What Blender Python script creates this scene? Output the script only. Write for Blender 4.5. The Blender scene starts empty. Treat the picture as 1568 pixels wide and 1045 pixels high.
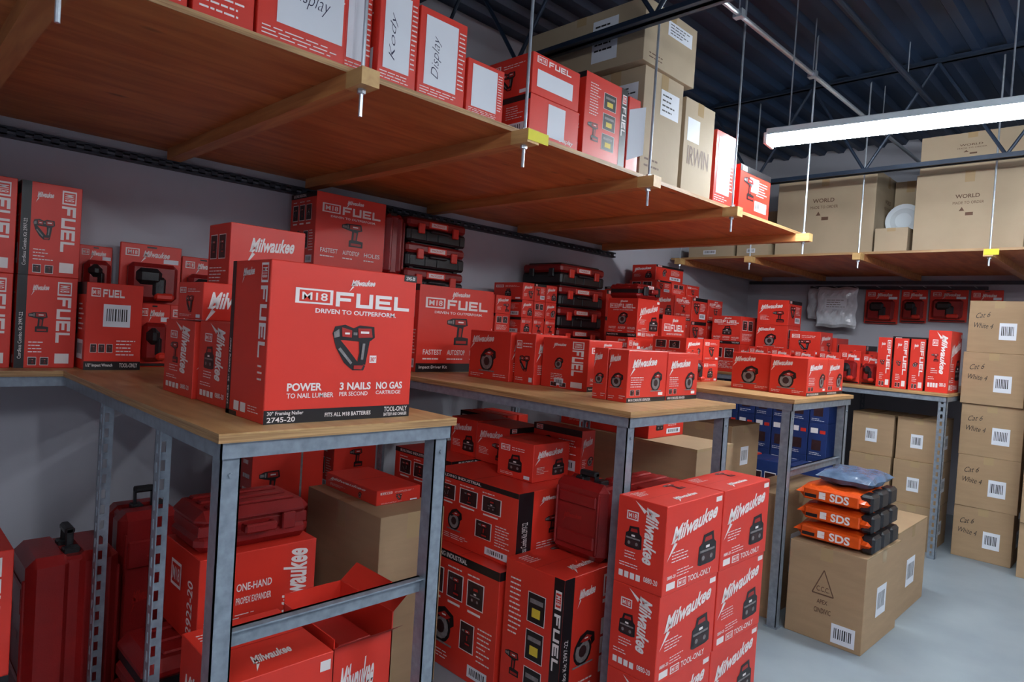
import bpy, math, random
from mathutils import Matrix, Vector
random.seed(7)
S=bpy.context.scene; COL=S.collection
S.view_settings.view_transform='Standard'
FZ=-0.07; T=1.12

# ---------------------------------------------------------------- materials
def lin(c):
    return tuple(((v/255)/12.92 if v/255<=0.04045 else ((v/255+0.055)/1.055)**2.4) for v in c)
MATS={}
def mat(name,rgb,rough=0.5,metal=0.0,var=0.12,scale=6.0,bump=0.0,bscale=60.0,stretch=(1,1,1),rgb2=None,spec=0.5,coat=0.0):
    m=bpy.data.materials.new(name);m.use_nodes=True;nt=m.node_tree;N=nt.nodes;L=nt.links
    b=N['Principled BSDF'];b.inputs['Roughness'].default_value=rough;b.inputs['Metallic'].default_value=metal
    b.inputs['Specular IOR Level'].default_value=spec
    b.inputs['Coat Weight'].default_value=coat
    tc=N.new('ShaderNodeTexCoord');mp=N.new('ShaderNodeMapping');mp.inputs['Scale'].default_value=stretch
    L.new(tc.outputs['Object'],mp.inputs['Vector'])
    n=N.new('ShaderNodeTexNoise');n.inputs['Scale'].default_value=scale;n.inputs['Detail'].default_value=5
    L.new(mp.outputs[0],n.inputs['Vector'])
    r=N.new('ShaderNodeValToRGB');c=lin(rgb);c2=lin(rgb2) if rgb2 else tuple(v*(1-2*var) for v in c)
    r.color_ramp.elements[0].position=0.3;r.color_ramp.elements[1].position=0.7
    r.color_ramp.elements[0].color=(*c2,1);r.color_ramp.elements[1].color=(*c,1)
    L.new(n.outputs['Fac'],r.inputs['Fac']);L.new(r.outputs['Color'],b.inputs['Base Color'])
    if bump>0:
        n2=N.new('ShaderNodeTexNoise');n2.inputs['Scale'].default_value=bscale;L.new(mp.outputs[0],n2.inputs['Vector'])
        bp=N.new('ShaderNodeBump');bp.inputs['Strength'].default_value=bump;bp.inputs['Distance'].default_value=0.01
        L.new(n2.outputs['Fac'],bp.inputs['Height']);L.new(bp.outputs[0],b.inputs['Normal'])
    MATS[name]=m;return m
mat('red',(214,52,38),0.38,var=0.05,scale=3,bump=0.06,bscale=12)
mat('red_deep',(166,32,26),0.4,var=0.06,scale=3)
mat('red_plastic',(136,24,24),0.34,var=0.08,scale=9,bump=0.08,bscale=180)
mat('white_ink',(234,224,222),0.5,var=0.01)
mat('paper',(222,224,232),0.7,var=0.02,scale=8)
mat('black_ink',(24,21,24),0.4,var=0.05)
mat('dark_pic',(58,32,34),0.45,var=0.2,scale=30)
mat('grey_pic',(140,132,132),0.45,var=0.2,scale=60)
mat('yellow_ink',(220,190,60),0.5,var=0.02)
mat('pen_ink',(40,36,70),0.6,var=0.02)
mat('black_plastic',(30,30,34),0.4,var=0.2,scale=20,bump=0.1,bscale=200)
mat('kraft',(164,134,102),0.75,var=0.06,scale=5,bump=0.05,bscale=40,stretch=(1,1,6))
mat('kraft_pale',(174,154,128),0.75,var=0.05,scale=5,bump=0.05,bscale=40)
mat('kraft_dark',(116,90,62),0.7,var=0.05)
mat('tape',(172,146,110),0.25,var=0.03)
mat('brown_ink',(92,62,44),0.7,var=0.03)
mat('steel',(150,160,172),0.36,metal=0.4,var=0.16,scale=40)
mat('steel_dark',(66,72,82),0.5,metal=0.5,var=0.15,scale=20)
mat('rod',(196,204,214),0.3,metal=0.6,var=0.08,scale=50)
mat('joist',(34,48,68),0.5,metal=0.2,var=0.15,scale=8)
mat('deck',(40,60,88),0.45,metal=0.2,var=0.2,scale=1.6,stretch=(1,0.3,1))
mat('wall',(180,179,188),0.85,var=0.05,scale=1.2,bump=0.04,bscale=25)
mat('floor',(148,158,164),0.42,var=0.09,scale=2.2,rgb2=(128,138,146),bump=0.02,bscale=10)
mat('blue_box',(28,50,104),0.5,var=0.12,scale=6)
mat('orange_film',(226,84,24),0.26,var=0.1,scale=14,bump=0.5,bscale=22)
mat('blue_film',(92,112,140),0.25,var=0.2,scale=14,bump=0.5,bscale=22)
mat('white_metal',(212,220,228),0.4,var=0.02)
mat('tag_yellow',(222,210,40),0.6,var=0.02)
mat('clear_film',(222,226,234),0.18,var=0.10,scale=12,bump=0.6,bscale=18)

def wood(name,a,b,knots,stretch,rough=0.5):
    m=bpy.data.materials.new(name);m.use_nodes=True;nt=m.node_tree;N=nt.nodes;L=nt.links
    bs=N['Principled BSDF'];bs.inputs['Roughness'].default_value=rough
    tc=N.new('ShaderNodeTexCoord');mp=N.new('ShaderNodeMapping');mp.inputs['Scale'].default_value=stretch
    L.new(tc.outputs['Object'],mp.inputs['Vector'])
    n=N.new('ShaderNodeTexNoise');n.inputs['Scale'].default_value=3.5;n.inputs['Detail'].default_value=8;n.inputs['Distortion'].default_value=0.6
    L.new(mp.outputs[0],n.inputs['Vector'])
    r=N.new('ShaderNodeValToRGB');r.color_ramp.elements[0].position=0.34;r.color_ramp.elements[1].position=0.66
    r.color_ramp.elements[0].color=(*lin(a),1);r.color_ramp.elements[1].color=(*lin(b),1);L.new(n.outputs['Fac'],r.inputs['Fac'])
    v=N.new('ShaderNodeTexVoronoi');v.inputs['Scale'].default_value=2.3
    mp2=N.new('ShaderNodeMapping');mp2.inputs['Scale'].default_value=(stretch[0]**.5,stretch[1]**.5,1)
    L.new(tc.outputs['Object'],mp2.inputs['Vector']);L.new(mp2.outputs[0],v.inputs['Vector'])
    rk=N.new('ShaderNodeValToRGB');rk.color_ramp.elements[0].position=0.03;rk.color_ramp.elements[1].position=0.09
    rk.color_ramp.elements[0].color=(1-knots,)*3+(1,);rk.color_ramp.elements[1].color=(1,1,1,1);L.new(v.outputs['Distance'],rk.inputs['Fac'])
    mx=N.new('ShaderNodeMix');mx.data_type='RGBA';mx.blend_type='MULTIPLY';mx.inputs[0].default_value=1
    L.new(r.outputs[0],mx.inputs[6]);L.new(rk.outputs[0],mx.inputs[7]);L.new(mx.outputs[2],bs.inputs['Base Color'])
    MATS[name]=m
wood('ply_stain',(164,90,46),(198,122,68),0.6,(5,0.8,1))
wood('batten',(166,104,60),(196,136,82),0.3,(0.7,9,9))
wood('raw_wood',(188,146,92),(210,170,112),0.2,(1,9,9))
wood('ply_top',(168,126,80),(194,156,106),0.4,(0.9,6,1),0.4)
wood('ply_edge',(132,92,56),(192,152,104),0.0,(1,1,60))

def emis(name,rgb,s):
    m=bpy.data.materials.new(name);m.use_nodes=True;b=m.node_tree.nodes['Principled BSDF']
    b.inputs['Emission Color'].default_value=(*rgb,1);b.inputs['Emission Strength'].default_value=s;MATS[name]=m
emis('tube',(0.87,0.95,1.0),128)

# ---------------------------------------------------------------- mesh builder
class MB:
    def __init__(s): s.V=[];s.F=[];s.M=[];s.mn=[]
    def mi(s,m):
        if m not in s.mn: s.mn.append(m)
        return s.mn.index(m)
    def add(s,v,f,m):
        o=len(s.V);s.V+=[tuple(p) for p in v];i=s.mi(m)
        for q in f: s.F.append([o+k for k in q]);s.M.append(i)
    def box(s,x0,x1,y0,y1,z0,z1,m,c=0.0,mats=None):
        lo=(x0,y0,z0);hi=(x1,y1,z1)
        if c<=0:
            v=[(a,b,d) for a in(x0,x1) for b in(y0,y1) for d in(z0,z1)]
            f=[(0,1,3,2),(4,6,7,5),(0,4,5,1),(2,3,7,6),(0,2,6,4),(1,5,7,3)]
            s.add(v,f,m);return
        c=min(c,(x1-x0)*.45,(y1-y0)*.45,(z1-z0)*.45)
        idx={};v=[]
        for ax in range(3):
            for sx in(0,1):
                for sy in(0,1):
                    for sz in(0,1):
                        sg=(sx,sy,sz);p=[]
                        for k in range(3):
                            e=hi[k] if sg[k] else lo[k]
                            if k!=ax: e+= -c if sg[k] else c
                            p.append(e)
                        idx[(ax,sg)]=len(v);v.append(p)
        f=[]
        for ax in range(3):
            a,b=[k for k in range(3) if k!=ax]
            for sd in(0,1):
                q=[]
                for (i,j) in((0,0),(1,0),(1,1),(0,1)):
                    sg=[0,0,0];sg[ax]=sd;sg[a]=i;sg[b]=j;q.append(idx[(ax,tuple(sg))])
                if (sd==0)!=(ax==1): q=q[::-1]
                f.append(q)
        for ax in range(3):
            a,b=[k for k in range(3) if k!=ax]
            for i in(0,1):
                for j in(0,1):
                    s0=[0,0,0];s1=[0,0,0];s1[ax]=1;s0[a]=s1[a]=i;s0[b]=s1[b]=j
                    s0=tuple(s0);s1=tuple(s1);q=[idx[(a,s0)],idx[(a,s1)],idx[(b,s1)],idx[(b,s0)]]
                    if (i==j)!=(ax==1): q=q[::-1]
                    f.append(q)
        for sx in(0,1):
            for sy in(0,1):
                for sz in(0,1):
                    g=(sx,sy,sz);f.append([idx[(0,g)],idx[(1,g)],idx[(2,g)]])
        s.add(v,f,m)
    def cyl(s,p0,p1,r,m,n=10,r1=None):
        p0=Vector(p0);p1=Vector(p1);r1=r if r1 is None else r1
        d=(p1-p0).normalized();a=d.orthogonal().normalized();b=d.cross(a);v=[]
        for i in range(n):
            t=2*math.pi*i/n;o=a*math.cos(t)+b*math.sin(t);v.append(p0+o*r);v.append(p1+o*r1)
        f=[(2*i,2*((i+1)%n),2*((i+1)%n)+1,2*i+1) for i in range(n)]
        f.append([2*i for i in range(n)][::-1]);f.append([2*i+1 for i in range(n)])
        s.add(v,f,m)
    def obj(s,name,loc=(0,0,0),rz=0,rot=None,smooth=False):
        me=bpy.data.meshes.new(name)
        L=Vector(loc);me.from_pydata([Vector(v)-L for v in s.V],[],s.F)
        for m in s.mn: me.materials.append(MATS[m])
        me.polygons.foreach_set('material_index',s.M)
        if smooth: me.polygons.foreach_set('use_smooth',[True]*len(s.F))
        me.update()
        o=bpy.data.objects.new(name,me);o.location=loc
        o.rotation_euler=rot if rot else (0,0,rz)
        COL.objects.link(o);return o

# ---------------------------------------------------------------- printing on faces
TC={}
def tmesh(t,shear=0.0,bold=0.0):
    k=(t,shear,bold)
    if k in TC: return TC[k]
    c=bpy.data.curves.new('txt','FONT');c.body=t;c.shear=shear;c.offset=bold;c.resolution_u=2 if len(t)>9 else 3
    o=bpy.data.objects.new('txt',c);me=bpy.data.meshes.new_from_object(o)
    v=[(p.co.x,p.co.y) for p in me.vertices];f=[list(p.vertices) for p in me.polygons]
    bpy.data.objects.remove(o);bpy.data.curves.remove(c);bpy.data.meshes.remove(me)
    if not v: v=[(0,0),(1,1),(1,0)];f=[]
    xs=[a for a,_ in v];ys=[b for _,b in v];x0,x1,y0,y1=min(xs),max(xs),min(ys),max(ys)
    v=[((a-x0)/(x1-x0),(b-y0)/(y1-y0)) for a,b in v]
    TC[k]=(v,f);return TC[k]
def fuelglyph():
    R=[];w=1.0;g=.16
    def r(i,a,b,c,d): 
        o=i*(w+g);R.append((o+a,b,o+c,d))
    s=.23
    r(0,0,0,s,1);r(0,s,.77,1,1);r(0,s,.38,.85,.6)
    r(1,0,0,s,1);r(1,1-s,0,1,1);r(1,s,0,1-s,.24)
    r(2,0,0,s,1);r(2,s,.77,1,1);r(2,s,.39,.9,.6);r(2,s,0,1,.23)
    r(3,0,0,s,1);r(3,s,0,1,.23)
    tot=4*w+3*g;v=[];f=[]
    for a,b,c,d in R:
        o=len(v);v+=[(a/tot,b),(c/tot,b),(c/tot,d),(a/tot,d)];f.append([o,o+1,o+2,o+3])
    return v,f
FG=fuelglyph()
def circ(cx,cy,r,n=14): return [(cx+r*math.cos(6.2832*i/n),cy+r*math.sin(6.2832*i/n)) for i in range(n)]
def rc(a,b,c,d): return [(a,b),(c,b),(c,d),(a,d)]
ART={
'nailer':[('black_ink',[(0,.80),(.05,.95),(.28,1),(.48,.93),(.62,1),(.97,.98),(1,.74),(.9,.66),(.6,.64),(.3,.66),(.05,.66)]),
 ('black_ink',[(.03,.70),(.17,.68),(.34,.5),(.6,.2),(.8,.1),(.76,0),(.5,0),(.3,.16),(.1,.48)]),
 ('black_ink',[(.62,.66),(.88,.68),(.84,.4),(.8,.12),(.6,.16),(.64,.4)]),
 ('red_deep',[(.58,.93),(.9,.94),(.94,.74),(.6,.72)]),('red_deep',[(.2,.94),(.44,.88),(.44,.72),(.22,.74)]),('grey_pic',[(.02,.82),(.14,.9),(.16,.74),(.04,.7)]),
 ('grey_pic',[(.14,.46),(.19,.5),(.48,.17),(.44,.13)]),('red_deep',[(.52,.03),(.7,.02),(.75,.11),(.52,.11)]),
 ('grey_pic',rc(.47,.78,.56,.84)),('white_ink',rc(.64,.82,.84,.87)),('grey_pic',[(.7,.6),(.76,.6),(.73,.24),(.67,.24)]),('white_ink',rc(.27,.79,.38,.83))],
'drill':[('black_ink',[(0,.76),(0,.9),(.22,.98),(.82,1),(.88,.74),(.7,.68),(.66,.3),(.92,.27),(.92,0),(.32,0),(.32,.26),(.42,.3),(.44,.66),(.24,.7)]),
 ('red_deep',[(.34,.76),(.8,.76),(.78,.94),(.34,.94)]),('grey_pic',rc(.03,.79,.2,.89)),('red_deep',[(.5,.3),(.6,.3),(.63,.62),(.52,.64)]),('red_deep',rc(.4,.06,.84,.16)),('white_ink',rc(.46,.83,.68,.88)),('grey_pic',rc(.22,.77,.28,.93))],
'vac':[('black_ink',[(.02,.05),(.05,.62),(.2,.7),(.26,.95),(.8,1),(.86,.7),(.98,.6),(1,.05),(.8,0),(.15,0)]),
 ('red_deep',[(.32,.72),(.74,.74),(.7,.88),(.36,.86)]),('grey_pic',rc(.1,.4,.9,.47)),('dark_pic',rc(.14,.1,.86,.36)),('white_ink',rc(.4,.52,.6,.6)),('grey_pic',circ(.28,.22,.08,8)),('grey_pic',circ(.72,.22,.08,8))],
'saw':[('black_ink',circ(.45,.42,.42)),('grey_pic',circ(.45,.42,.33)),('dark_pic',circ(.45,.42,.18,10)),('black_ink',[(.06,.62),(.3,.9),(.6,1),(.96,.86),(1,.6),(.86,.5),(.8,.7),(.5,.72),(.3,.6)]),('red_deep',[(.3,.72),(.6,.88),(.86,.78),(.7,.68),(.45,.68)]),('white_ink',rc(.5,.76,.66,.8)),('grey_pic',rc(0,.0,.95,.05))]}
class Face:
    def __init__(s,mb,O,u,v,W,H):
        s.mb=mb;s.O=Vector(O);s.u=Vector(u)*W;s.v=Vector(v)*H;s.n=Vector(u).cross(Vector(v)).normalized();s.W=W;s.H=H
    def P(s,a,b,l): return s.O+s.u*a+s.v*b+s.n*(0.0007+0.0003*l)
    def poly(s,pts,m,l=0): s.mb.add([s.P(a,b,l) for a,b in pts],[list(range(len(pts)))],m)
    def rect(s,a,b,c,d,m='white_ink',l=0): s.poly([(a,b),(c,b),(c,d),(a,d)],m,l)
    def mesh(s,vf,R,m,l=1,rot=0,slope=0.0):
        a,b,c,d=R;o=[]
        for p,q in vf[0]:
            if rot==0: o.append(s.P(a+p*(c-a),b+q*(d-b)+slope*p,l))
            elif rot>0: o.append(s.P(c-q*(c-a)-slope*p,b+p*(d-b),l))
            else: o.append(s.P(a+q*(c-a)+slope*p,d-p*(d-b),l))
        s.mb.add(o,vf[1],m)
    def text(s,t,R,m='white_ink',l=1,rot=0,shear=0.0,bold=0.015,slope=0.0): s.mesh(tmesh(t,shear,bold),R,m,l,rot,slope)
    def logo(s,R,m='white_ink',rot=0,slope=0.0,l=1):
        s.mesh(tmesh('Milwaukee',0.38,0.03),R,m,l,rot,slope)
        s.mesh(([(-.08,-.95),(.12,-.14),(.04,-.1),(.2,.34),(-.02,.05),(.06,.0)],[[0,1,2,3,4,5]]),R,m,l,rot,slope)
    def m18(s,R,rot=0,l=1):
        a,b,c,d=R;s.rect(a,b,c,d,'white_ink',l)
        i=(c-a)*.1;j=(d-b)*.12
        s.rect(a+i,b+j,c-i*.8,d-j,'red',l+1)
        s.text('M18',(a+i*1.7,b+j*2,c-i*1.5,d-j*2),'white_ink',l+2,rot)
    def fuel(s,R,rot=0,l=1): s.mesh(FG,R,'white_ink',l,rot)
    def bar(s,R,l=0):
        a,b,c,d=R;s.rect(a,b,c,d,'paper',l);x=a+(c-a)*.12
        while x<c-(c-a)*.15:
            w=(c-a)*random.uniform(.02,.06);s.rect(x,b+(d-b)*.25,x+w,b+(d-b)*.8,'black_ink',l+1);x+=w+(c-a)*random.uniform(.03,.06)
    def lines(s,R,n,m='white_ink',l=1):
        a,b,c,d=R;h=(d-b)/n
        for i in range(n):
            y=b+i*h;x=a;e=a+(c-a)*random.uniform(.6,1)
            while x<e-(c-a)*.04:
                w=min((c-a)*random.uniform(.08,.26),e-x);s.rect(x,y+h*.3,x+w,y+h*.6,m,l);x+=w+(c-a)*.035
    def icon(s,a,b,c,d,k,l=0):
        s.rect(a,b,c,d,'white_ink',l);i=(c-a)*.05;s.rect(a+i,b+i*.8,c-i,d-i*.8,'dark_pic',l+1)
        s.tool(k,(a+3*i,b+3*i,c-3*i,d-3*i),l+2)
    def tool(s,k,R,l=1):
        a,b,c,d=R
        if k!='saw':
            h=(d-b)*s.H;w=(c-a)*s.W;mx=(a+c)/2;my=(b+d)/2
            if w>h*1.15: q=h*1.15/s.W/2;a,c=mx-q,mx+q
            elif h>w*1.1: q=w*1.1/s.H/2;b,d=my-q,my+q
        else:
            h=(d-b)*s.H;w=(c-a)*s.W;q=min(h,w)/2;mx=(a+c)/2;my=(b+d)/2;a,c,b,d=mx-q/s.W,mx+q/s.W,my-q/s.H,my+q/s.H
        for i,(m,pl) in enumerate(ART[k]):
            s.poly([(a+(c-a)*p,b+(d-b)*q) for p,q in pl],m,l+i)
TOOLS=['nailer','drill','vac','saw']
def rt(): return random.choice(TOOLS)
def a_hero(A):
    A.rect(0,0,1,.085,'black_ink',0)
    A.text('30° Framing Nailer',(.02,.047,.24,.078));A.text('2745-20',(.02,.01,.19,.042))
    A.text('FITS ALL M18 BATTERIES',(.38,.028,.7,.055));A.text('TOOL-ONLY',(.8,.042,.98,.076));A.text('BATTERY AND CHARGER',(.8,.012,.98,.034))
    A.text('POWER',(.13,.2,.35,.25),bold=.03);A.text('TO NAIL LUMBER',(.13,.155,.43,.187))
    A.text('3 NAILS',(.47,.2,.69,.25),bold=.03);A.text('PER SECOND',(.47,.16,.67,.188))
    A.text('NO GAS',(.73,.2,.93,.25),bold=.03);A.text('CARTRIDGE',(.73,.165,.92,.19))
    A.tool('nailer',(.40,.33,.70,.63));A.rect(.67,.38,.72,.43,'white_ink',0);A.text('30°',(.675,.39,.715,.42),'red',2)
    A.m18((.15,.75,.39,.845));A.fuel((.41,.745,.95,.84));A.text('DRIVEN TO OUTPERFORM.',(.28,.695,.85,.725),bold=.025)
    A.logo((.51,.885,.68,.925),slope=.012);A.rect(.9,.955,1,1,'black_ink',0);A.text('2745-20',(.915,.965,.985,.99))
def a_hero_side(A):
    A.rect(0,0,.1,1,'black_ink',0);A.text('2745-20  30° Framing Nailer',(.02,.06,.075,.5),rot=1)
    A.m18((.78,.86,.95,.98),rot=-1);A.fuel((.78,.4,.95,.84),rot=-1);A.lines((.8,.25,.95,.37),3)
    A.rect(.22,.04,.36,.1);A.rect(.4,.04,.54,.1);A.lines((.6,.05,.92,.1),3)
    A.logo((.3,.9,.6,.95),slope=.01);A.rect(.0,.0,.3,.03,'black_ink',0)
def a_fuel(A,title=None,strip=True,tool=None):
    if strip:
        A.rect(0,0,1,.1,'black_ink',0);A.text('Impact Driver Kit',(.04,.03,.4,.075));A.text('TOOL-ONLY',(.72,.03,.97,.08))
    A.m18((.08,.74,.33,.86));A.fuel((.36,.74,.92,.85));A.text('DRIVEN TO OUTPERFORM.',(.2,.68,.85,.71))
    A.logo((.42,.89,.66,.945),slope=.01)
    A.tool(tool or rt(),(.36,.32,.7,.64))
    t=title or ('FASTEST','AUTOSTOP','HOLES')
    for i,w in enumerate(t): A.text(w,(.08+i*.31,.2,.32+i*.31,.26));A.lines((.08+i*.31,.13,.3+i*.31,.18),1)
def a_mil(A,tool='vac'):
    A.logo((.1,.56,.9,.74),slope=.16)
    A.tool(tool,(.54,.18,.95,.56));A.lines((.12,.34,.42,.48),4)
    A.rect(.06,.05,.2,.13,'white_ink');A.lines((.22,.16,.5,.26),3);A.text('TOOL-ONLY',(.42,.05,.84,.12));A.text('0880-20',(.06,.17,.2,.21));A.m18((.24,.04,.39,.13))
    A.rect(.86,.9,.97,.96,'white_ink')
def a_milv(A,tool='vac'):
    A.logo((.6,.3,.86,.93),rot=-1,slope=-.04)
    A.tool(tool,(.18,.42,.54,.7));A.lines((.2,.3,.5,.4),3);A.m18((.2,.75,.44,.85))
    for i in range(4): A.rect(.1+i*.12,.08,.19+i*.12,.15,'white_ink')
    A.text('0880-20',(.62,.1,.9,.16));A.lines((.1,.2,.5,.26),2)
def a_spine(A,dark=True):
    if dark: A.rect(0,0,.16,1,'black_ink',0);A.text('Cordless Combo Kit 2997-22',(.05,.1,.11,.6),rot=1,bold=0)
    A.m18((.66,.8,.9,.95),rot=-1);A.fuel((.66,.28,.9,.78),rot=-1)
    A.tool(rt(),(.2,.38,.56,.62));A.logo((.25,.84,.52,.9),slope=.01)
    A.lines((.22,.16,.55,.3),4);A.rect(.66,.05,.9,.16,'white_ink');A.icon(.22,.03,.36,.12,'drill');A.icon(.42,.03,.56,.12,'drill')
def a_spec(A):
    A.rect(0,.93,1,1,'black_ink',0);A.text('BUILDING INDUSTRIAL',(.1,.945,.6,.985))
    for i in range(3):
        A.icon(.1+i*.26,.62,.31+i*.26,.84,TOOLS[i]);A.rect(.12+i*.26,.57,.28+i*.26,.59);A.lines((.1+i*.26,.86,.3+i*.26,.9),1)
    A.tool('saw',(.14,.2,.5,.52),1);A.icon(.56,.24,.74,.48,'drill')
    A.lines((.78,.2,.95,.5),8);A.lines((.1,.07,.5,.15),3);A.bar((.68,.05,.92,.15),1)
def a_specv(A):
    A.rect(.84,0,1,1,'black_ink',0);A.m18((.87,.8,.97,.92),rot=-1);A.fuel((.87,.4,.97,.77),rot=-1)
    for i in range(3):
        A.rect(.42,.14+i*.25,.72,.34+i*.25,'white_ink',0);A.rect(.43,.145+i*.25,.71,.335+i*.25,'black_ink',1);A.rect(.5,.18+i*.25,.64,.24+i*.25,'yellow_ink',2);A.rect(.46,.27+i*.25,.68,.3+i*.25,'grey_pic',2)
    A.lines((.1,.5,.34,.9),12);A.tool('drill',(.08,.2,.36,.42))
def a_pair(A):
    A.logo((.1,.66,.72,.82),slope=.06)
    A.tool('saw',(.54,.2,.92,.6));A.lines((.08,.28,.4,.5),5);A.rect(0,0,1,.09,'black_ink',0);A.text('M18 CORDLESS GRINDER',(.05,.02,.6,.07));A.rect(.8,.12,.92,.18,'white_ink');A.icon(.08,.13,.18,.24,'drill');A.icon(.22,.13,.32,.24,'drill')
def a_circ(A):
    A.logo((.06,.74,.6,.88),slope=.05);A.tool('saw',(.14,.16,.8,.66));A.lines((.62,.06,.95,.14),2);A.lines((.06,.04,.4,.12),2)
def a_small(A):
    k=random.random()
    if k<.3: A.logo((.1,.62,.8,.8),slope=.08);A.tool(rt(),(.48,.12,.92,.56));A.lines((.1,.2,.42,.4),5)
    elif k<.55: A.m18((.08,.7,.34,.86));A.lines((.4,.72,.9,.84),2);A.tool(rt(),(.24,.18,.76,.64));A.lines((.1,.06,.6,.14),2);A.rect(.76,.05,.92,.14,'paper')
    elif k<.78: A.icon(.1,.5,.42,.85,'drill');A.icon(.5,.5,.82,.85,rt());A.lines((.1,.12,.9,.4),6)
    else: A.rect(0,.86,1,1,'black_ink',0);A.m18((.06,.88,.2,.98));A.bar((.5,.12,.9,.34),0);A.tool(rt(),(.1,.3,.5,.78));A.lines((.54,.44,.9,.78),6)
def a_lab(A):
    A.m18((.08,.84,.24,.94));A.fuel((.28,.84,.66,.93));A.bar((.3,.5,.78,.76),0)
    A.rect(0,0,1,.1,'black_ink',0);A.text('1/2" Impact Wrench',(.04,.03,.5,.075));A.text('TOOL-ONLY',(.62,.03,.95,.08))
    for i in range(3): A.icon(.1+i*.14,.2,.21+i*.14,.3,'drill')
    A.lines((.55,.16,.92,.36),5)
def a_sheet(t='Display',full=False):
    def f(A):
        a=(.12,.14,.8,.92) if full else (.2,.16,.95,.74)
        A.m18((.04,.8,.2,.9)) if not full else None
        A.fuel((.22,.8,.6,.89)) if not full else None
        A.rect(*a,'paper',2);A.lines((.05,.03,.9,.12),3);A.lines((.83,.2,.98,.9),14)
        if t:
            if full: A.text(t,(a[0]+.14,a[1]+.1,a[0]+.34,a[3]-.2),'pen_ink',3,shear=.4,bold=-.012,rot=1)
            else: A.text(t,(a[0]+.12,a[1]+.2,a[2]-.16,a[1]+.36),'pen_ink',3,shear=.4,bold=-.012,slope=-.03)
    return f
def seam(A,m='red_deep'): A.rect(0,.495,1,.505,m,0)
def t_print(A):
    A.rect(0,.495,1,.503,'red_deep',0);A.logo((.3,.18,.7,.3),slope=.02);A.lines((.08,.66,.3,.9),5);A.tool('drill',(.6,.58,.85,.92))
def k_label(A):
    A.bar((.34,.3,.62,.62),1);A.rect(0,.985,1,1,'tape')
def k_hand(A):
    A.bar((.52,.26,.8,.58),1);A.text('Cat 6',(.12,.66,.36,.76),'black_ink',1,shear=.4,bold=-.003,slope=.03);A.text('White 4',(.1,.48,.42,.58),'black_ink',1,shear=.35,bold=-.003,slope=-.02)
def k_world(A):
    A.text('WORLD',(.38,.66,.6,.71),'brown_ink');A.text('MADE TO ORDER',(.36,.585,.64,.62),'brown_ink',bold=0);A.poly([(.42,.5),(.47,.5),(.445,.55)],'brown_ink');A.rect(.48,.44,.55,.48,'brown_ink')
def k_ccc(A):
    p=[(.34,.5),(.62,.5),(.48,.76)];
    for i in range(3):
        a=Vector(p[i]);b=Vector(p[(i+1)%3]);n=Vector((-(b-a).y,(b-a).x)).normalized()*.007
        A.poly([a-n,b-n,b+n,a+n],'brown_ink',0)
    A.text('C.C.C.',(.395,.53,.565,.585),'brown_ink');A.text('APEX',(.41,.4,.55,.445),'brown_ink');A.text('CINDIVIC',(.38,.3,.6,.355),'brown_ink');A.bar((.62,.04,.92,.24),1)
def k_top(A): A.rect(0,.44,1,.56,'tape',0);A.rect(0,.498,1,.502,'kraft_dark',1)
def k_irw(A): A.text('IRWIN',(.14,.3,.86,.5),'brown_ink');A.rect(.1,.55,.5,.8,'paper')
def k_slip(A): A.rect(.42,.62,.9,.86,'paper',1);A.lines((.46,.65,.86,.84),4,'black_ink',3);A.lines((.1,.08,.5,.2),2,'brown_ink')

def carton(name,x0,x1,y0,y1,z0,z1,ax=None,ay=None,m='red',top='auto',rz=None,c=0.002):
    g=0.0014
    if rz is None: rz=random.uniform(-.006,.006)
    x0+=g;x1-=g;y0+=g;y1-=g;z1-=0.0008
    mb=MB();mb.box(x0,x1,y0,y1,z0,z1,m,c)
    if ax: ax(Face(mb,(x1,y0,z0),(0,1,0),(0,0,1),y1-y0,z1-z0))
    if ay: ay(Face(mb,(x0,y0,z0),(1,0,0),(0,0,1),x1-x0,z1-z0))
    A=Face(mb,(x1,y0,z1-.0003),(0,1,0),(-1,0,0),y1-y0,x1-x0)
    if top=='auto': (k_top if m.startswith('kraft') else seam)(A)
    elif top: top(A)
    if m.startswith('kraft'):
        for F in (Face(mb,(x1,y0,z0),(0,1,0),(0,0,1),y1-y0,z1-z0),Face(mb,(x0,y0,z0),(1,0,0),(0,0,1),x1-x0,z1-z0)):
            w=.03/F.W;F.rect(.5-w,.86,.5+w,1,'tape',0)
    return mb.obj(name,((x0+x1)/2,(y0+y1)/2,z0),rz)

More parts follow.
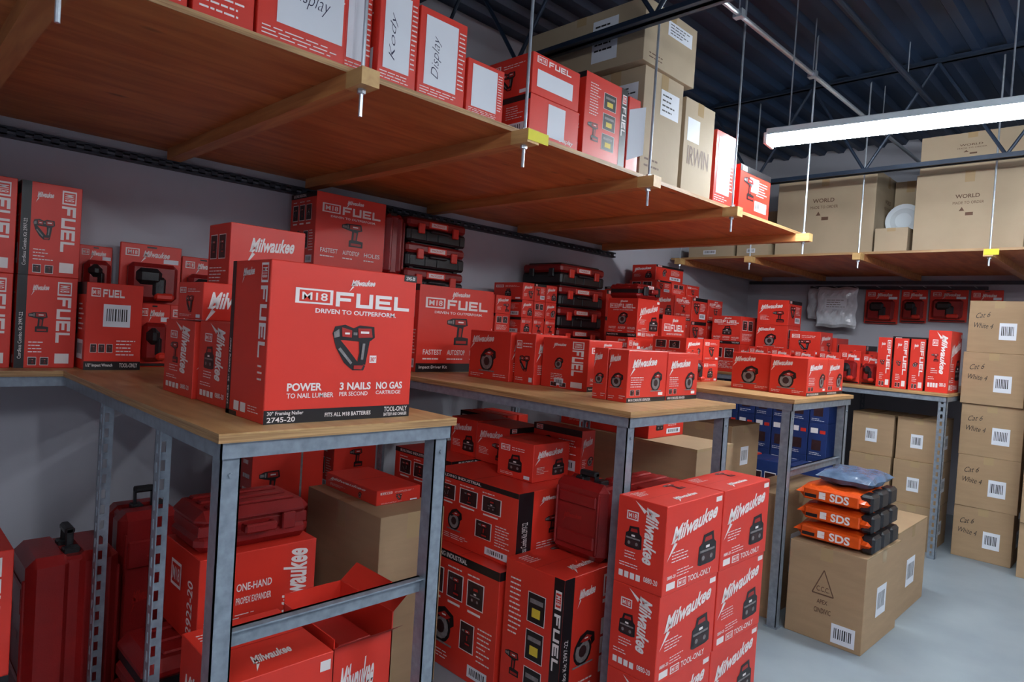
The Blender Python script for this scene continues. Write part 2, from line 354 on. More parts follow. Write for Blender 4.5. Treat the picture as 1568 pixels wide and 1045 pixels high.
# ---------------------------------------------------------------- hard cases
def org_case(x0,x1,y0,y1,z0,z1,name='modular_tool_case',rz=0):
    mb=MB();h=z1-z0;zm=z0+h*.52
    mb.box(x0,x1,y0,y1,z0,zm,'black_plastic',.012)
    mb.box(x0,x1,y0,y1,zm+.004,z1-.012,'red_plastic',.014)
    mb.box(x0+.03,x1-.03,y0+.03,y1-.03,zm-.01,z1,'black_plastic',.006)
    W=y1-y0
    for t in(.16,.74):
        mb.box(x1-.004,x1+.014,y0+W*t,y0+W*(t+.1),zm-h*.2,zm+h*.2,'red',.004)
    mb.box(x1-.004,x1+.02,y0+W*.36,y0+W*.66,zm-h*.14,zm-h*.04,'black_plastic',.005)
    mb.box(x1-.004,x1+.006,y0+W*.34,y0+W*.66,zm+h*.06,zm+h*.32,'red',.003)
    A=Face(mb,(x1+.006,y0+W*.34,zm+h*.06),(0,1,0),(0,0,1),W*.32,h*.26);A.rect(.1,.2,.9,.8,'white_ink');A.text('PACKOUT',(.2,.35,.8,.65),'red',2)
    D=x1-x0
    for t in(.2,.7): mb.box(x0+D*t,x0+D*(t+.12),y0-.012,y0+.004,zm-h*.2,zm+h*.2,'black_plastic',.004)
    for t in(.05,.3,.5,.88): mb.box(x1-.002,x1+.005,y0+W*t,y0+W*t+.012,z0+h*.06,z0+h*.42,'black_plastic',.002)
    for sx in(.08,.84):
        for sy in(.08,.84): mb.box(x0+D*sx,x0+D*sx+.03,y0+W*sy,y0+W*sy+.03,z1-.012,z1,'black_plastic',.003)
    return mb.obj(name,((x0+x1)/2,(y0+y1)/2,z0),rz)
def blow_case(x0,x1,y0,y1,z0,z1,thin='x',m='red_plastic',rz=0,rot=None,name='hard_tool_case'):
    mb=MB();h=z1-z0;hb=z1-h*.1
    def bx(a0,a1,b0,b1,c0,c1,mm,c=0):
        if thin=='x': mb.box(a0,a1,b0,b1,c0,c1,mm,c)
        else: mb.box(b0,b1,a0,a1,c0,c1,mm,c)
    a0,a1=(x0,x1) if thin=='x' else (y0,y1); b0,b1=(y0,y1) if thin=='x' else (x0,x1)
    am=(a0+a1)/2;W=b1-b0;D=a1-a0
    bx(a0,am-.002,b0,b1,z0,hb,m,.028);bx(am+.002,a1,b0,b1,z0,hb,m,.028)
    bx(am-D*.3,am+D*.3,b0+.015,b1-.015,z0+.01,hb-.01,m,.01)
    for sd,q in((a0,-1),(a1,1)):
        lo,hi=sorted((sd-q*.004,sd+q*.008))
        bx(lo,hi,b0+W*.14,b1-W*.14,z0+h*.14,z0+h*.3,m,.006);bx(lo,hi,b0+W*.14,b1-W*.14,z0+h*.62,z0+h*.76,m,.006)
        bx(lo,hi,b0+W*.08,b0+W*.12,z0+h*.1,z0+h*.8,m,.004);bx(lo,hi,b1-W*.12,b1-W*.08,z0+h*.1,z0+h*.8,m,.004)
    for t in(.3,.66): bx(am-.025,am+.025,b0+W*t,b0+W*t+.04,hb-.025,hb+.008,'black_plastic',.004)
    bx(am-.012,am+.012,b0+W*.34,b0+W*.38,hb-.01,z1,'black_plastic',.004);bx(am-.012,am+.012,b0+W*.62,b0+W*.66,hb-.01,z1,'black_plastic',.004)
    bx(am-.016,am+.016,b0+W*.34,b0+W*.66,z1-.024,z1,'black_plastic',.007)
    if thin=='x': A=Face(mb,(a1+.001,b0,z0),(0,1,0),(0,0,1),W,h)
    else: A=Face(mb,(b0,a0-.001,z0),(1,0,0),(0,0,1),W,h)
    A.logo((.25,.44,.6,.5),'red_deep',slope=.02)
    return mb.obj(name,((x0+x1)/2,(y0+y1)/2,z0),rz,rot)
def blow_flat(x0,x1,y0,y1,z0,z1,m='red_plastic',rz=0,dark=True):
    mb=MB();zm=(z0+z1)/2;W=y1-y0;D=x1-x0;h=z1-z0;k='black_plastic' if dark else m
    mb.box(x0,x1,y0,y1,z0,zm-.003,m,.026);mb.box(x0,x1,y0,y1,zm+.003,z1-.008,m,.03);mb.box(x0+.01,x1-.01,y0+.01,y1-.01,zm-.02,zm+.02,k,.004)
    for t in(.18,.72): mb.box(x1-.006,x1+.012,y0+W*t,y0+W*t+.05,zm-.03,zm+.03,k,.004)
    mb.box(x1-.002,x1+.035,y0+W*.36,y0+W*.40,zm-.014,zm+.014,m,.004);mb.box(x1-.002,x1+.035,y0+W*.6,y0+W*.64,zm-.014,zm+.014,m,.004)
    mb.box(x1+.02,x1+.042,y0+W*.36,y0+W*.64,zm-.016,zm+.016,m,.006)
    for t in(.12,.4,.68): mb.box(x0+D*t,x0+D*(t+.16),y0+W*.12,y1-W*.12,z1-.012,z1,m,.006)
    if dark:
        A=Face(mb,(x1+.001,y0,z0),(0,1,0),(0,0,1),W,h);A.rect(.36,.68,.64,.88,'white_ink');A.text('M18',(.42,.72,.58,.84),'red',2)
    return mb.obj('hard_tool_case',((x0+x1)/2,(y0+y1)/2,z0),rz)
def clam(x0,y0,w,z0,z1,face='x',d=.07,film='red_plastic',name='blister_pack'):
    mb=MB();H=z1-z0
    def bx(a,b,c,e,f,g,m,ch=0):
        if face=='x': mb.box(x0+f,x0+g,y0+a*w,y0+b*w,z0+c*H,z0+e*H,m,ch)
        else: mb.box(x0+a*w,x0+b*w,y0-g,y0-f,z0+c*H,z0+e*H,m,ch)
    bx(0,1,0,1,0,.012,'red',.003)
    bx(.1,.9,.1,.7,.012,d,film,.02);bx(.2,.62,.36,.62,.012,d+.02,'black_plastic',.02);bx(.46,.7,.16,.5,.012,d+.012,'black_plastic',.015);bx(.5,.82,.12,.24,.012,d+.02,'red',.01)
    bx(.04,.96,.02,.06,.012,.02,'black_ink',.002)
    A=Face(mb,(x0+.012,y0,z0),(0,1,0),(0,0,1),w,H) if face=='x' else Face(mb,(x0,y0-.012,z0),(1,0,0),(0,0,1),w,H)
    A.m18((.08,.8,.3,.92));A.logo((.36,.8,.8,.9));A.rect(.42,.945,.58,.97,'black_ink',1);A.rect(.7,.72,.95,.79,'paper',1)
    return mb.obj(name,(x0,y0,z0))

# ---------------------------------------------------------------- room shell
X0,X1,Y0,Y1,ZC=-3.45,3.2,-2.6,7.2,3.45
def slab(n,a,m): 
    mb=MB();mb.box(*a,m);return mb.obj(n)
slab('floor',(X0-.1,X1+.1,Y0-.1,Y1+.1,FZ-.1,FZ),'floor')
slab('wall_left',(X0-.1,X0,Y0-.1,Y1+.1,FZ,ZC+.1),'wall')
slab('wall_back',(X0,X1,Y1,Y1+.1,FZ,ZC+.1),'wall')
slab('wall_right',(X1,X1+.1,Y0-.1,Y1+.1,FZ,ZC+.1),'wall')
slab('wall_front',(X0,X1,Y0-.1,Y0,FZ,ZC+.1),'wall')
mb=MB();x=X0;v=[];f=[]
prof=[]
while x<X1:
    prof+=[(x,ZC),(x+.09,ZC),(x+.115,ZC-.04),(x+.165,ZC-.04),(x+.19,ZC)];x+=.19
for a,z in prof: v+=[(a,Y0,z),(a,Y1,z)]
for i in range(len(prof)-1): f.append((2*i,2*i+1,2*i+3,2*i+2))
mb.add(v,f,'deck');mb.box(X0,X1+.1,Y0,Y1,ZC+.002,ZC+.1,'deck');mb.obj('ceiling')

def joist(y,z0=2.76,z1=3.38):
    mb=MB()
    for z in(z0,z1):
        for s in(-1,1):
            mb.box(X0,X1,y+s*.008-(.03 if s<0 else 0),y+s*.008+(.03 if s>0 else 0),z,z+.006,'joist')
            mb.box(X0,X1,y+s*.011-.003,y+s*.011+.003,z,z+.035,'joist')
    x=X0+.1;up=True;st=.42
    while x+st<X1:
        a=(x,y,z0+.02 if up else z1+.01);b=(x+st,y,z1+.01 if up else z0+.02);mb.cyl(a,b,.011,'joist',8);x+=st;up=not up
    return mb.obj('ceiling_joist')
for y in(-.5,2.42): joist(y)
joist(5.2,2.68)
mb=MB()
mb.cyl((-1.7,Y0,3.1),(-1.7,Y1,3.1),.014,'rod',10)
for y in(.2,1.9,3.2,4.2,5.6): mb.box(-1.725,-1.675,y,y+.04,3.08,3.12,'rod');mb.cyl((-1.7,y+.02,3.11),(-1.7,y+.02,ZC),.004,'rod',6)
mb.obj('electrical_conduit')
mb=MB();mb.cyl((-1.35,Y0,3.22),(-1.35,Y1,3.22),.02,'joist',12)
for y in(.2,2.6,4.9): mb.cyl((-1.35,y,3.22),(-1.35,y,ZC),.004,'rod',6)
mb.obj('ceiling_pipe')

def fixture(x0,x1,y,z,rz=0):
    mb=MB()
    mb.box(x0,x1,y-.03,y+.03,z+.045,z+.085,'white_metal',.004)
    for s in(-1,1):
        v=[(x0,y+s*.03,z+.05),(x1,y+s*.03,z+.05),(x1,y+s*.075,z+.034),(x0,y+s*.075,z+.034)]
        mb.add(v+[(a,b,c+.002) for a,b,c in v],[(0,1,2,3),(7,6,5,4)],'white_metal')
    for s in(-.036,.036):
        mb.cyl((x0+.02,y+s,z+.008),(x1-.02,y+s,z+.008),.019,'tube',12)
    for xx in(x0,x1-.02): mb.box(xx,xx+.02,y-.07,y+.07,z-.016,z+.05,'white_metal',.003)
    for xx in(x0+.12,x1-.12): mb.cyl((xx,y,z+.085),(xx,y,ZC-.001),.0045,'rod',6)
    return mb.obj('fluorescent_fixture',(x0,y,z),rz)
fixture(-1.77,-.50,3.8,2.575,math.radians(7))
for (x,y) in((.35,2.6),(.35,.55),(.6,4.9),(.9,-1.0)): fixture(x,x+1.22,y,2.7)

# ---------------------------------------------------------------- steel + wood furniture
def slot(mb,x,y,z0,z1,dx=1,dy=1,w=.042,m='steel'):
    t=.003
    for ax in(0,1):
        d=dx if ax==0 else dy
        def bx(a0,a1,c0,c1):
            a0,a1=sorted((a0*d,a1*d))
            if ax==0: mb.box(x+a0,x+a1,y-(t if dy<0 else 0),y+(t if dy>0 else 0),c0,c1,m)
            else: mb.box(x-(t if dx<0 else 0),x+(t if dx>0 else 0),y+a0,y+a1,c0,c1,m)
        bx(0,w*.36,z0,z1);bx(w*.66,w,z0,z1);z=z0
        while z<z1: bx(w*.36,w*.66,z,min(z+.022,z1));z+=.052
def bench(name,x0,x1,y0,y1,legs,brace=None,slots=()):
    mb=MB()
    mb.box(x0,x1,y0,y1,T-.004,T,'ply_top');mb.box(x0,x1,y0,y1,T-.022,T-.004,'ply_edge')
    mb.box(x0,x1-.01,y0+.01,y0+.014,T-.06,T-.022,'steel');mb.box(x0,x1-.01,y1-.014,y1-.01,T-.06,T-.022,'steel')
    mb.box(x1-.014,x1-.01,y0+.01,y1-.01,T-.06,T-.022,'steel')
    n=3
    for i in range(1,n): 
        xx=x0+(x1-x0)*i/n;mb.box(xx,xx+.03,y0+.014,y1-.014,T-.05,T-.022,'steel')
    for lx,ly,sx,sy in legs:
        w=.047;a0,a1=sorted((lx,lx+sx*w));b0,b1=sorted((ly,ly+sy*w))
        mb.box(a1-.004 if sx<0 else a0,a1 if sx<0 else a0+.004,b0,b1,FZ,T-.022,'steel')
        mb.box(a0,a1,b0,b0+.004,FZ,T-.022,'steel');mb.box(a0,a1,b1-.004,b1,FZ,T-.022,'steel')
        mb.box(a0-.01,a1+.01,b0-.01,b1+.01,FZ,FZ+.006,'steel')
        for zz in(T-.1,): mb.cyl((a1,(b0+b1)/2,zz),(a1+.005,(b0+b1)/2,zz),.006,'steel',6)
    if brace:
        mb.box(x1-.06,x1-.05,y0+.02,y1-.02,brace-.02,brace+.025,'steel');mb.box(x1-.06,x1-.03,y0+.02,y1-.02,brace+.021,brace+.025,'steel')
    for sx_,sy_,dx,dy in slots: slot(mb,sx_,sy_,FZ,T-.022,dx,dy)
    return mb.obj(name)
def L(x1,y0,y1): return [(x1-.02,y0+.015,-1,1),(x1-.02,y1-.015,-1,-1)]
bench('plywood_workbench',-3.0,-1.48,.585,1.275,L(-1.48,.585,1.275),.62,[(-1.95,.6,1,1),(-2.52,.6,1,1)])
bench('plywood_workbench',-3.0,-1.36,1.99,2.80,L(-1.36,1.99,2.80),None,[(-2.95,2.0,1,1),(-2.2,2.79,1,-1)])
bench('plywood_workbench',-3.0,-1.34,3.4,4.28,L(-1.34,3.4,4.28),.72,[(-2.2,3.41,1,1),(-2.9,3.41,1,1)])
mb=MB();mb.box(X0+.001,-3.002,Y0+.01,Y1-.002,T-.004,T,'ply_top');mb.box(X0+.001,-3.002,Y0+.01,Y1-.002,T-.022,T-.004,'ply_edge')
mb.box(-3.02,-3.016,Y0+.01,5.45,T-.06,T-.022,'steel')
for y in(-1,-.2,1.68,3.1,4.6): slot(mb,-3.02,y,FZ,T-.022,-1,1)
mb.obj('long_counter')
mb=MB();mb.box(-3.0,-1.1,5.5,Y1-.002,T-.004,T,'ply_top');mb.box(-3.0,-1.1,5.5,Y1-.002,T-.022,T-.004,'ply_edge')
mb.box(-3.0,-1.11,5.51,5.514,T-.06,T-.022,'steel');mb.box(-1.114,-1.11,5.51,7.19,T-.06,T-.022,'steel')
slot(mb,-1.112,5.515,FZ,T-.022,-1,1,.05);slot(mb,-1.112,6.9,FZ,T-.022,-1,1,.05);slot(mb,-2.98,5.515,FZ,T-.022,1,1);slot(mb,-2.1,6.9,FZ,T-.022,1,1)
mb.obj('end_counter')

SZ=2.148
mb=MB();xs=-1.8
for i,(a,b) in enumerate(((-2.3,-.1),(-.097,1.12),(1.123,2.6),(2.603,4.47))):
    mb.box(X0+.002,xs,a,b,SZ-.018,SZ,'ply_stain');mb.box(xs,xs+.003,a,b,SZ-.018,SZ,'ply_edge')
ys=[-1.6,-.75,.30,1.06,1.76,2.59,3.41,4.41]
for y in ys:
    hw=.03
    mb.box(X0+.06,xs+.07,y-hw,y+hw,SZ-.068,SZ-.018,'batten');mb.box(xs+.0,xs+.088,y-hw-.0005,y+hw+.0005,SZ-.0685,SZ-.0175,'raw_wood')
    if y in(1.76,): mb.box(xs+.088,xs+.09,y-hw,y+hw+.05,SZ-.06,SZ-.02,'tag_yellow')
    xr=xs+.04;mb.cyl((xr,y,SZ-.15),(xr,y,ZC-.001),.006,'rod',8)
    mb.cyl((xr,y,SZ-.082),(xr,y,SZ-.068),.013,'rod',6)
    mb.cyl((xr,y,SZ-.0175),(xr,y,SZ-.006),.013,'rod',6)
for z in(SZ-.075,SZ-.105): mb.box(X0+.002,X0+.045,-2.3,4.6,z,z+.012,'steel_dark')
y=-2.3
while y<4.58: mb.box(X0+.04,X0+.045,y,y+.03,SZ-.1,SZ-.07,'steel_dark');y+=.06
mb.obj('hanging_plywood_shelf')
mb=MB();mb.box(-3.42,2.2,5.5,Y1-.002,SZ-.018,SZ,'ply_stain');mb.box(-3.42,2.2,5.497,5.5,SZ-.018,SZ,'ply_edge')
for x in(-3.3,-2.62,-1.75,-.92,-.1,.8,1.6):
    mb.box(x-.028,x+.028,5.43,Y1-.05,SZ-.068,SZ-.018,'batten');mb.box(x-.0285,x+.0285,5.41,5.5,SZ-.0685,SZ-.0175,'raw_wood')
    if abs(x+.92)<.01: mb.box(x-.025,x+.06,5.407,5.41,SZ-.06,SZ-.02,'tag_yellow')
    mb.cyl((x,5.455,SZ-.13),(x,5.455,ZC-.001),.006,'rod',8);mb.cyl((x,5.455,SZ-.082),(x,5.455,SZ-.068),.013,'rod',6)
mb.box(-3.42,2.2,Y1-.045,Y1-.003,SZ-.1,SZ-.068,'steel_dark')
mb.obj('hanging_plywood_shelf')

# ---------------------------------------------------------------- goods on bench 1
R=random.uniform
carton('framing_nailer_box',-1.79,-1.56,.72,1.16,T,1.528,a_hero,a_hero_side,top=t_print,rz=0)
carton('power_tool_box',-2.33,-2.07,.73,1.0,T,1.355,a_mil,lambda A:a_milv(A,'drill'))
carton('power_tool_box',-2.06,-1.83,.74,1.0,T,1.36,a_small,lambda A:a_milv(A,'vac'))
carton('power_tool_box',-2.26,-2.05,.74,.95,1.36,1.475,lambda A:A.logo((.08,.3,.95,.75),slope=.05),a_small)
carton('power_tool_box',-2.62,-2.38,1.01,1.24,T,1.45,a_fuel,a_small)
carton('power_tool_box',-2.60,-2.40,.95,1.24,1.45,1.71,lambda A:(A.logo((.25,.62,.85,.82),slope=.05),A.tool('drill',(.55,.1,.9,.55)),A.lines((.1,.2,.45,.4),4)),a_small)
carton('power_tool_box',-2.05,-1.82,1.02,1.25,T,1.4,a_small,a_small)
for z in(T,1.48):
    for y in(-.2,.02,.235,.445): carton('impact_wrench_box',-3.37,-3.12,y,y+.2,z,z+.36,a_spine,a_small)
carton('impact_wrench_box',-3.27,-3.03,.655,.86,T,1.47,a_lab,a_small)
clam(-3.18,.88,.13,T,1.40,d=.05);clam(-3.25,1.03,.16,T,1.4)
clam(-3.42,.70,.13,1.42,1.64);clam(-3.38,.85,.26,1.38,1.67);clam(-3.43,1.13,.2,1.36,1.64);clam(-3.32,.86,.22,T,1.37)
carton('power_tool_box',-3.3,-3.05,1.25,1.6,T,1.42,a_fuel,a_small)
carton('rotary_hammer_box',-3.4,-3.1,1.66,2.22,T,1.645,a_fuel,a_spec)
carton('rotary_hammer_box',-3.4,-3.12,1.66,2.08,1.645,2.03,lambda A:a_fuel(A,('FASTEST','AUTOSTOP','HOLES'),False,'drill'),a_spec)
blow_case(-3.34,-3.12,2.09,2.22,1.645,2.03,'y')
for i in range(6): org_case(-3.42,-3.13,2.24,2.68,T+i*.148,T+(i+1)*.148)
# bench 2
carton('rotary_hammer_box',-3.1,-2.89,2.17,2.72,T,1.6,lambda A:a_fuel(A,('FASTEST','AUTOSTOP','HOLES'),True,'drill'),a_spec)
carton('circular_saw_box',-2.65,-2.34,2.34,2.6,T,1.37,a_small,a_circ)
carton('grinder_box',-2.33,-2.19,2.36,2.6,T,1.37,a_small,a_small)
carton('grinder_box',-2.18,-1.89,2.4,2.66,T,1.36,a_fuel,lambda A:(a_spine(A,False),A.bar((.3,.06,.5,.2),1)))
carton('grinder_box',-1.73,-1.655,2.23,2.52,T,1.335,None,a_circ);carton('grinder_box',-1.65,-1.55,2.23,2.52,T,1.335,a_pair,a_circ)
carton('grinder_box',-1.7,-1.55,2.525,2.79,T,1.33,a_pair,a_small)
for i,(a,b) in enumerate(((2.78,2.93),(2.94,3.08))):
    for k in range(4): carton('power_tool_box',-3.35,-3.1,a,b,T+k*.12,T+(k+1)*.12,a_small,a_small)
for i in range(3):
    for k in range(5): carton('accessory_box',-3.3,-3.02,3.10+i*.115,3.21+i*.115,T+k*.115,T+(k+1)*.115,a_small,a_small)
for k in range(5): org_case(-3.4,-3.02,3.47,3.96,T+k*.15,T+(k+1)*.15)
for k in range(3): carton('power_tool_box',-3.35,-3.02,4.0,4.38,T+k*.2,T+(k+1)*.2,a_small,a_small)
carton('power_tool_box',-3.35,-3.05,4.4,4.7,T,1.5,a_fuel,a_small);carton('power_tool_box',-3.35,-3.05,4.4,4.7,1.5,1.78,a_small,a_spec)
# bench 3
carton('circular_saw_box',-1.86,-1.62,3.74,4.0,T,1.335,a_small,a_circ)
carton('circular_saw_box',-1.61,-1.40,3.70,4.0,T,1.33,a_pair,a_circ)
carton('circular_saw_box',-1.61,-1.40,4.005,4.26,T,1.33,a_pair,a_circ)
for k in range(2):
    carton('blower_box',-2.75,-2.5,3.66,3.92,T+k*.26,T+(k+1)*.26,a_mil,a_fuel)
carton('blower_box',-2.75,-2.48,3.93,4.24,T,1.55,a_fuel,a_spec)
blow_flat(-2.75,-2.5,3.66,3.92,1.64,1.74)
for i in range(2):
    for k in range(2): carton('accessory_box',-2.4,-2.15,3.7+i*.22,3.91+i*.22,T+k*.14,T+(k+1)*.14,a_small,a_small)
clam(-2.44,3.47,.14,T,1.38,'x');clam(-2.1,3.6,.14,T,1.33,'x')
for i in range(4):
    y=4.74+i*.29
    for k in range(3):
        carton('power_tool_box',-3.38,-3.06,y,y+.27,T+k*.215,T+(k+1)*.215,random.choice((a_small,a_fuel,a_mil)),a_small)
for i in range(3): carton('accessory_box',-3.36,-3.08,4.76+i*.24,4.98+i*.24,1.765,1.87,a_small,a_small)
carton('accessory_box',-3.34,-3.1,4.76,5.2,1.87,2.0,a_small,a_small)
for i in range(3):
    for k in range(2): carton('power_tool_box',-2.98,-2.7,5.55+i*.3,5.83+i*.3,T+k*.25,T+(k+1)*.25,a_small,random.choice((a_small,a_fuel)))
for k in range(3): carton('drill_kit_box',-2.64,-2.36,5.72,6.0,T+k*.22,T+(k+1)*.22,a_small,(a_fuel,a_circ,a_small)[k])
for k in range(2): carton('drill_kit_box',-2.34,-2.08,5.72,6.0,T+k*.2,T+(k+1)*.2,a_small,(a_circ,a_small)[k])
for i in range(4): clam(-2.66+i*.2,5.66,.17,T,T+.24,'y')
for i in range(3): carton('drill_kit_box',-2.3+i*.24,-2.08+i*.24,6.1,6.4,T,1.48-.05*i,a_small,a_small)
clam(-1.9,5.7,.15,T,1.38,'y');clam(-1.74,5.72,.13,T,1.36,'y')
for i in range(3): carton('drill_kit_box',-1.6+i*.11,-1.5+i*.11,5.58,5.9,T,1.50,a_spine,lambda A:a_spine(A,False))
carton('drill_kit_box',-1.265,-1.12,5.56,5.9,T,1.57,a_mil,lambda A:a_milv(A,'drill'))
carton('drill_kit_box',-1.6,-1.28,5.95,6.2,T,1.52,a_small,a_small)
mb=MB();mb.box(-2.75,-1.2,Y1-.03,Y1-.002,2.0,2.03,'steel_dark')
for i in range(8): mb.cyl((-2.68+i*.2,Y1-.03,2.015),(-2.68+i*.2,Y1-.14,2.02),.004,'rod',6)
mb.obj('peg_rail')
for x,w,z in((-2.2,.3,1.66),(-1.88,.22,1.68),(-1.64,.3,1.7),(-1.32,.24,1.68)): clam(x,Y1-.032,w,z,1.995,'y')

# soft plastic-wrapped goods
def pillow(mb,x0,x1,y0,y1,z0,z1,m,upright=False):
    nx,ny=18,14;V=[]
    d0,d1=(y0,y1) if upright else (z0,z1);b0,b1=(z0,z1) if upright else (y0,y1)
    for sgn in(1,-1):
        for i in range(nx+1):
            for j in range(ny+1):
                a=i/nx;b=j/ny;e=(1-abs(2*a-1)**6)**.5*(1-abs(2*b-1)**5)**.5
                h=(d1-d0)/2*max(e,0)*(.92+.08*math.sin(a*17+b*9)+(.1*math.sin(a*31)*math.sin(b*23) if upright else 0))
                p=x0+(x1-x0)*a+.006*math.sin(b*14);q=b0+(b1-b0)*b+.006*math.sin(a*11);r=(d0+d1)/2+sgn*min(h,(d1-d0)/2)
                V.append((p,r,q) if upright else (p,q,r))
    n1=(nx+1)*(ny+1);F=[]
    for i in range(nx):
        for j in range(ny):
            q=[i*(ny+1)+j,(i+1)*(ny+1)+j,(i+1)*(ny+1)+j+1,i*(ny+1)+j+1]
            if upright: q=q[::-1]
            F.append(q);F.append([n1+k for k in q[::-1]])
    mb.add(V,F,m)
def soft(name,x0,x1,y0,y1,z0,z1,m,cap=None):
    mb=MB();pillow(mb,x0,x1,y0,y1,z0,z1,m)
    if cap:
        for t in(.04,.36,.68): mb.box(x1-.05,x1+.012,y0+(y1-y0)*t,y0+(y1-y0)*(t+.26),z0+.006,z1-.006,cap,.012)
        mb.box(x0+.04,x1-.045,y0-.004,y0+.01,z0+.02,z1-.02,m,.006)
        A=Face(mb,(x0+.04,y0-.004,z0+.015),(1,0,0),(0,0,1),x1-x0-.09,z1-z0-.03)
        A.rect(.3,.25,.42,.75,'white_ink',1);A.text('SDS',(.5,.2,.85,.8),'white_ink',1,bold=.03);A.rect(.03,.25,.25,.5,'black_ink',1)
    return mb.obj(name,((x0+x1)/2,(y0+y1)/2,z0),smooth=False)
mb=MB();pillow(mb,-2.74,-2.44,Y1-.15,Y1-.04,1.68,1.995,'clear_film',True);mb.obj('plastic_wrapped_pack',(-2.6,Y1-.1,1.7))
mb=MB();pillow(mb,-2.60,-2.22,Y1-.27,Y1-.16,1.60,2.0,'clear_film',True);A=Face(mb,(-2.60,Y1-.272,1.60),(1,0,0),(0,0,1),.38,.40);A.rect(.25,.45,.8,.72,'paper',1);A.lines((.3,.48,.76,.7),4,'grey_pic',3);mb.obj('plastic_wrapped_pack',(-2.4,Y1-.2,1.6))

# ---------------------------------------------------------------- below benches
for k in range(3):
    z=FZ+k*.303
    for (a,b) in((1.92,2.31),(2.315,2.71)):
        carton('vacuum_box',-1.34,-1.15+.004*k,a,b,z,z+.303,a_mil,a_milv,top=t_print if k==2 else 'auto')
carton('combo_kit_box',-2.36,-1.80,1.9,2.45,.43,.735,a_spine,a_spec)
carton('combo_kit_box',-2.3,-1.81,1.83,2.4,FZ,.43,a_spec,a_spec)
carton('combo_kit_box',-1.79,-1.49,1.84,2.2,FZ,.5,lambda A:a_spine(A),a_specv,top=t_print)
carton('combo_kit_box',-2.86,-2.38,2.05,2.5,FZ,.40,a_spec,a_spec);carton('combo_kit_box',-2.86,-2.4,2.05,2.5,.40,.735,a_spec,a_spec)
for i,(a,b,y) in enumerate(((-2.62,-2.42,2.22),(-2.40,-2.17,2.2),(-2.12,-1.9,2.08))):
    carton('power_tool_box',a,b,y,y+.24,.735,.92 if i<2 else .9,a_small,a_small)
carton('power_tool_box',-2.15,-1.85,2.34,2.44,.735,.95,a_small,a_small)
carton('power_tool_box',-3.3,-2.96,1.75,2.0,FZ,.5,a_fuel,a_spec);carton('power_tool_box',-3.3,-2.96,1.75,2.0,.5,.85,a_fuel,a_spec)
for i in range(3): carton('power_tool_box',-2.9,-2.6,2.52+i*.09,2.6+i*.09,FZ,.9,a_small,a_small)
carton('cardboard_box',-1.78,-1.42,2.26,2.72,FZ,.42,k_label,k_label,'kraft')
blow_flat(-1.78,-1.45,2.3,2.72,.42,.6);blow_flat(-1.77,-1.47,2.32,2.72,.602,.76)
blow_case(-1.76,-1.50,2.06,2.19,.5,.84,'y')
carton('cardboard_box',-2.5,-1.6,2.92,3.3,FZ,.86,k_label,k_label,'kraft')
carton('power_tool_box',-2.5,-1.9,2.95,3.3,.86,.99,a_small,a_small)
for i in range(3):
    for k in range(3): carton('cardboard_box',-2.95+i*.42,-2.55+i*.42,3.5,3.85,FZ+k*.33,FZ+(k+1)*.33,k_label,k_label,'kraft')
carton('cardboard_box',-1.66,-1.44,3.5,4.2,FZ,.6,k_label,k_label,'kraft')
for i in range(6):
    for k in range(4):
        carton('hand_tool_box',-2.86+i*.155,-2.71+i*.155,5.62,5.9,FZ+k*.28,FZ+(k+1)*.28,None,lambda A:(A.rect(.1,.7,.5,.85,'white_ink'),A.rect(.2,.2,.7,.5,'dark_pic'),A.rect(.6,.7,.9,.8,'red'),A.lines((.1,.05,.8,.15),2)),'blue_box')
for i in range(3): carton('hand_tool_box',-2.6+i*.3,-2.32+i*.3,5.0,5.3,FZ,.5,None,a_small,'blue_box' if i else 'red')
for i in range(2):
    for k in range(3):
        carton('cardboard_box',-1.78+i*.32,-1.48+i*.31,5.66+.02*k,6.1,FZ+k*.325,FZ+(k+1)*.325,k_label,k_label,'kraft')
for i in range(5):
    carton('cardboard_box',-1.08+R(-.012,.012),-.70+R(-.012,.012),5.78+R(-.012,.012),6.2,FZ+i*.375,FZ+(i+1)*.375,k_label,k_hand,'kraft',rz=R(-.02,.02))
for i in range(5):
    carton('cardboard_box',-.66,-.2,5.6+R(-.01,.01),6.1,FZ+i*.375,FZ+(i+1)*.375,k_label,k_hand,'kraft')
carton('cardboard_box',-1.33,-.96,3.46,3.98,FZ,.4,k_label,k_ccc,'kraft',rz=-.02)
carton('cardboard_box',-1.32,-.98,4.02,4.62,FZ,.42,k_label,k_label,'kraft')
for k in range(3): soft('orange_tool_bag',-1.34+.012*(k%2),-.97-.01*k,3.5,3.95,.4+k*.098,.4+(k+1)*.098,'orange_film','black_plastic')
soft('plastic_wrapped_pack',-1.27,-1.0,3.56,3.92,.694,.77,'blue_film')
# under bench 1
carton('power_tool_box',-2.52,-2.2,.83,1.25,.27,.57,lambda A:(A.logo((.7,.12,.92,.92),rot=1),A.text('ONE-HAND',(.3,.55,.6,.64)),A.text('PROPEX EXPANDER',(.3,.4,.6,.48)),A.lines((.05,.1,.5,.3),6)),lambda A:(A.text('2922-20',(.7,.1,.85,.7),rot=1),A.m18((.2,.5,.5,.8))))
blow_flat(-2.5,-2.24,.83,1.24,.57,.72,dark=False)
blow_flat(-2.55,-2.19,.66,1.28,FZ,.10,dark=False);blow_flat(-2.52,-2.2,.68,1.27,.1,.27)
blow_case(-2.86,-2.58,.43,.70,FZ,.60,'y');blow_case(-2.95,-2.72,.73,.95,FZ,.68,'x')
carton('power_tool_box',-2.6,-2.28,.08,.35,FZ,.32,a_small,a_spec);carton('power_tool_box',-2.6,-2.28,.08,.35,.32,.68,a_spine,a_spec)
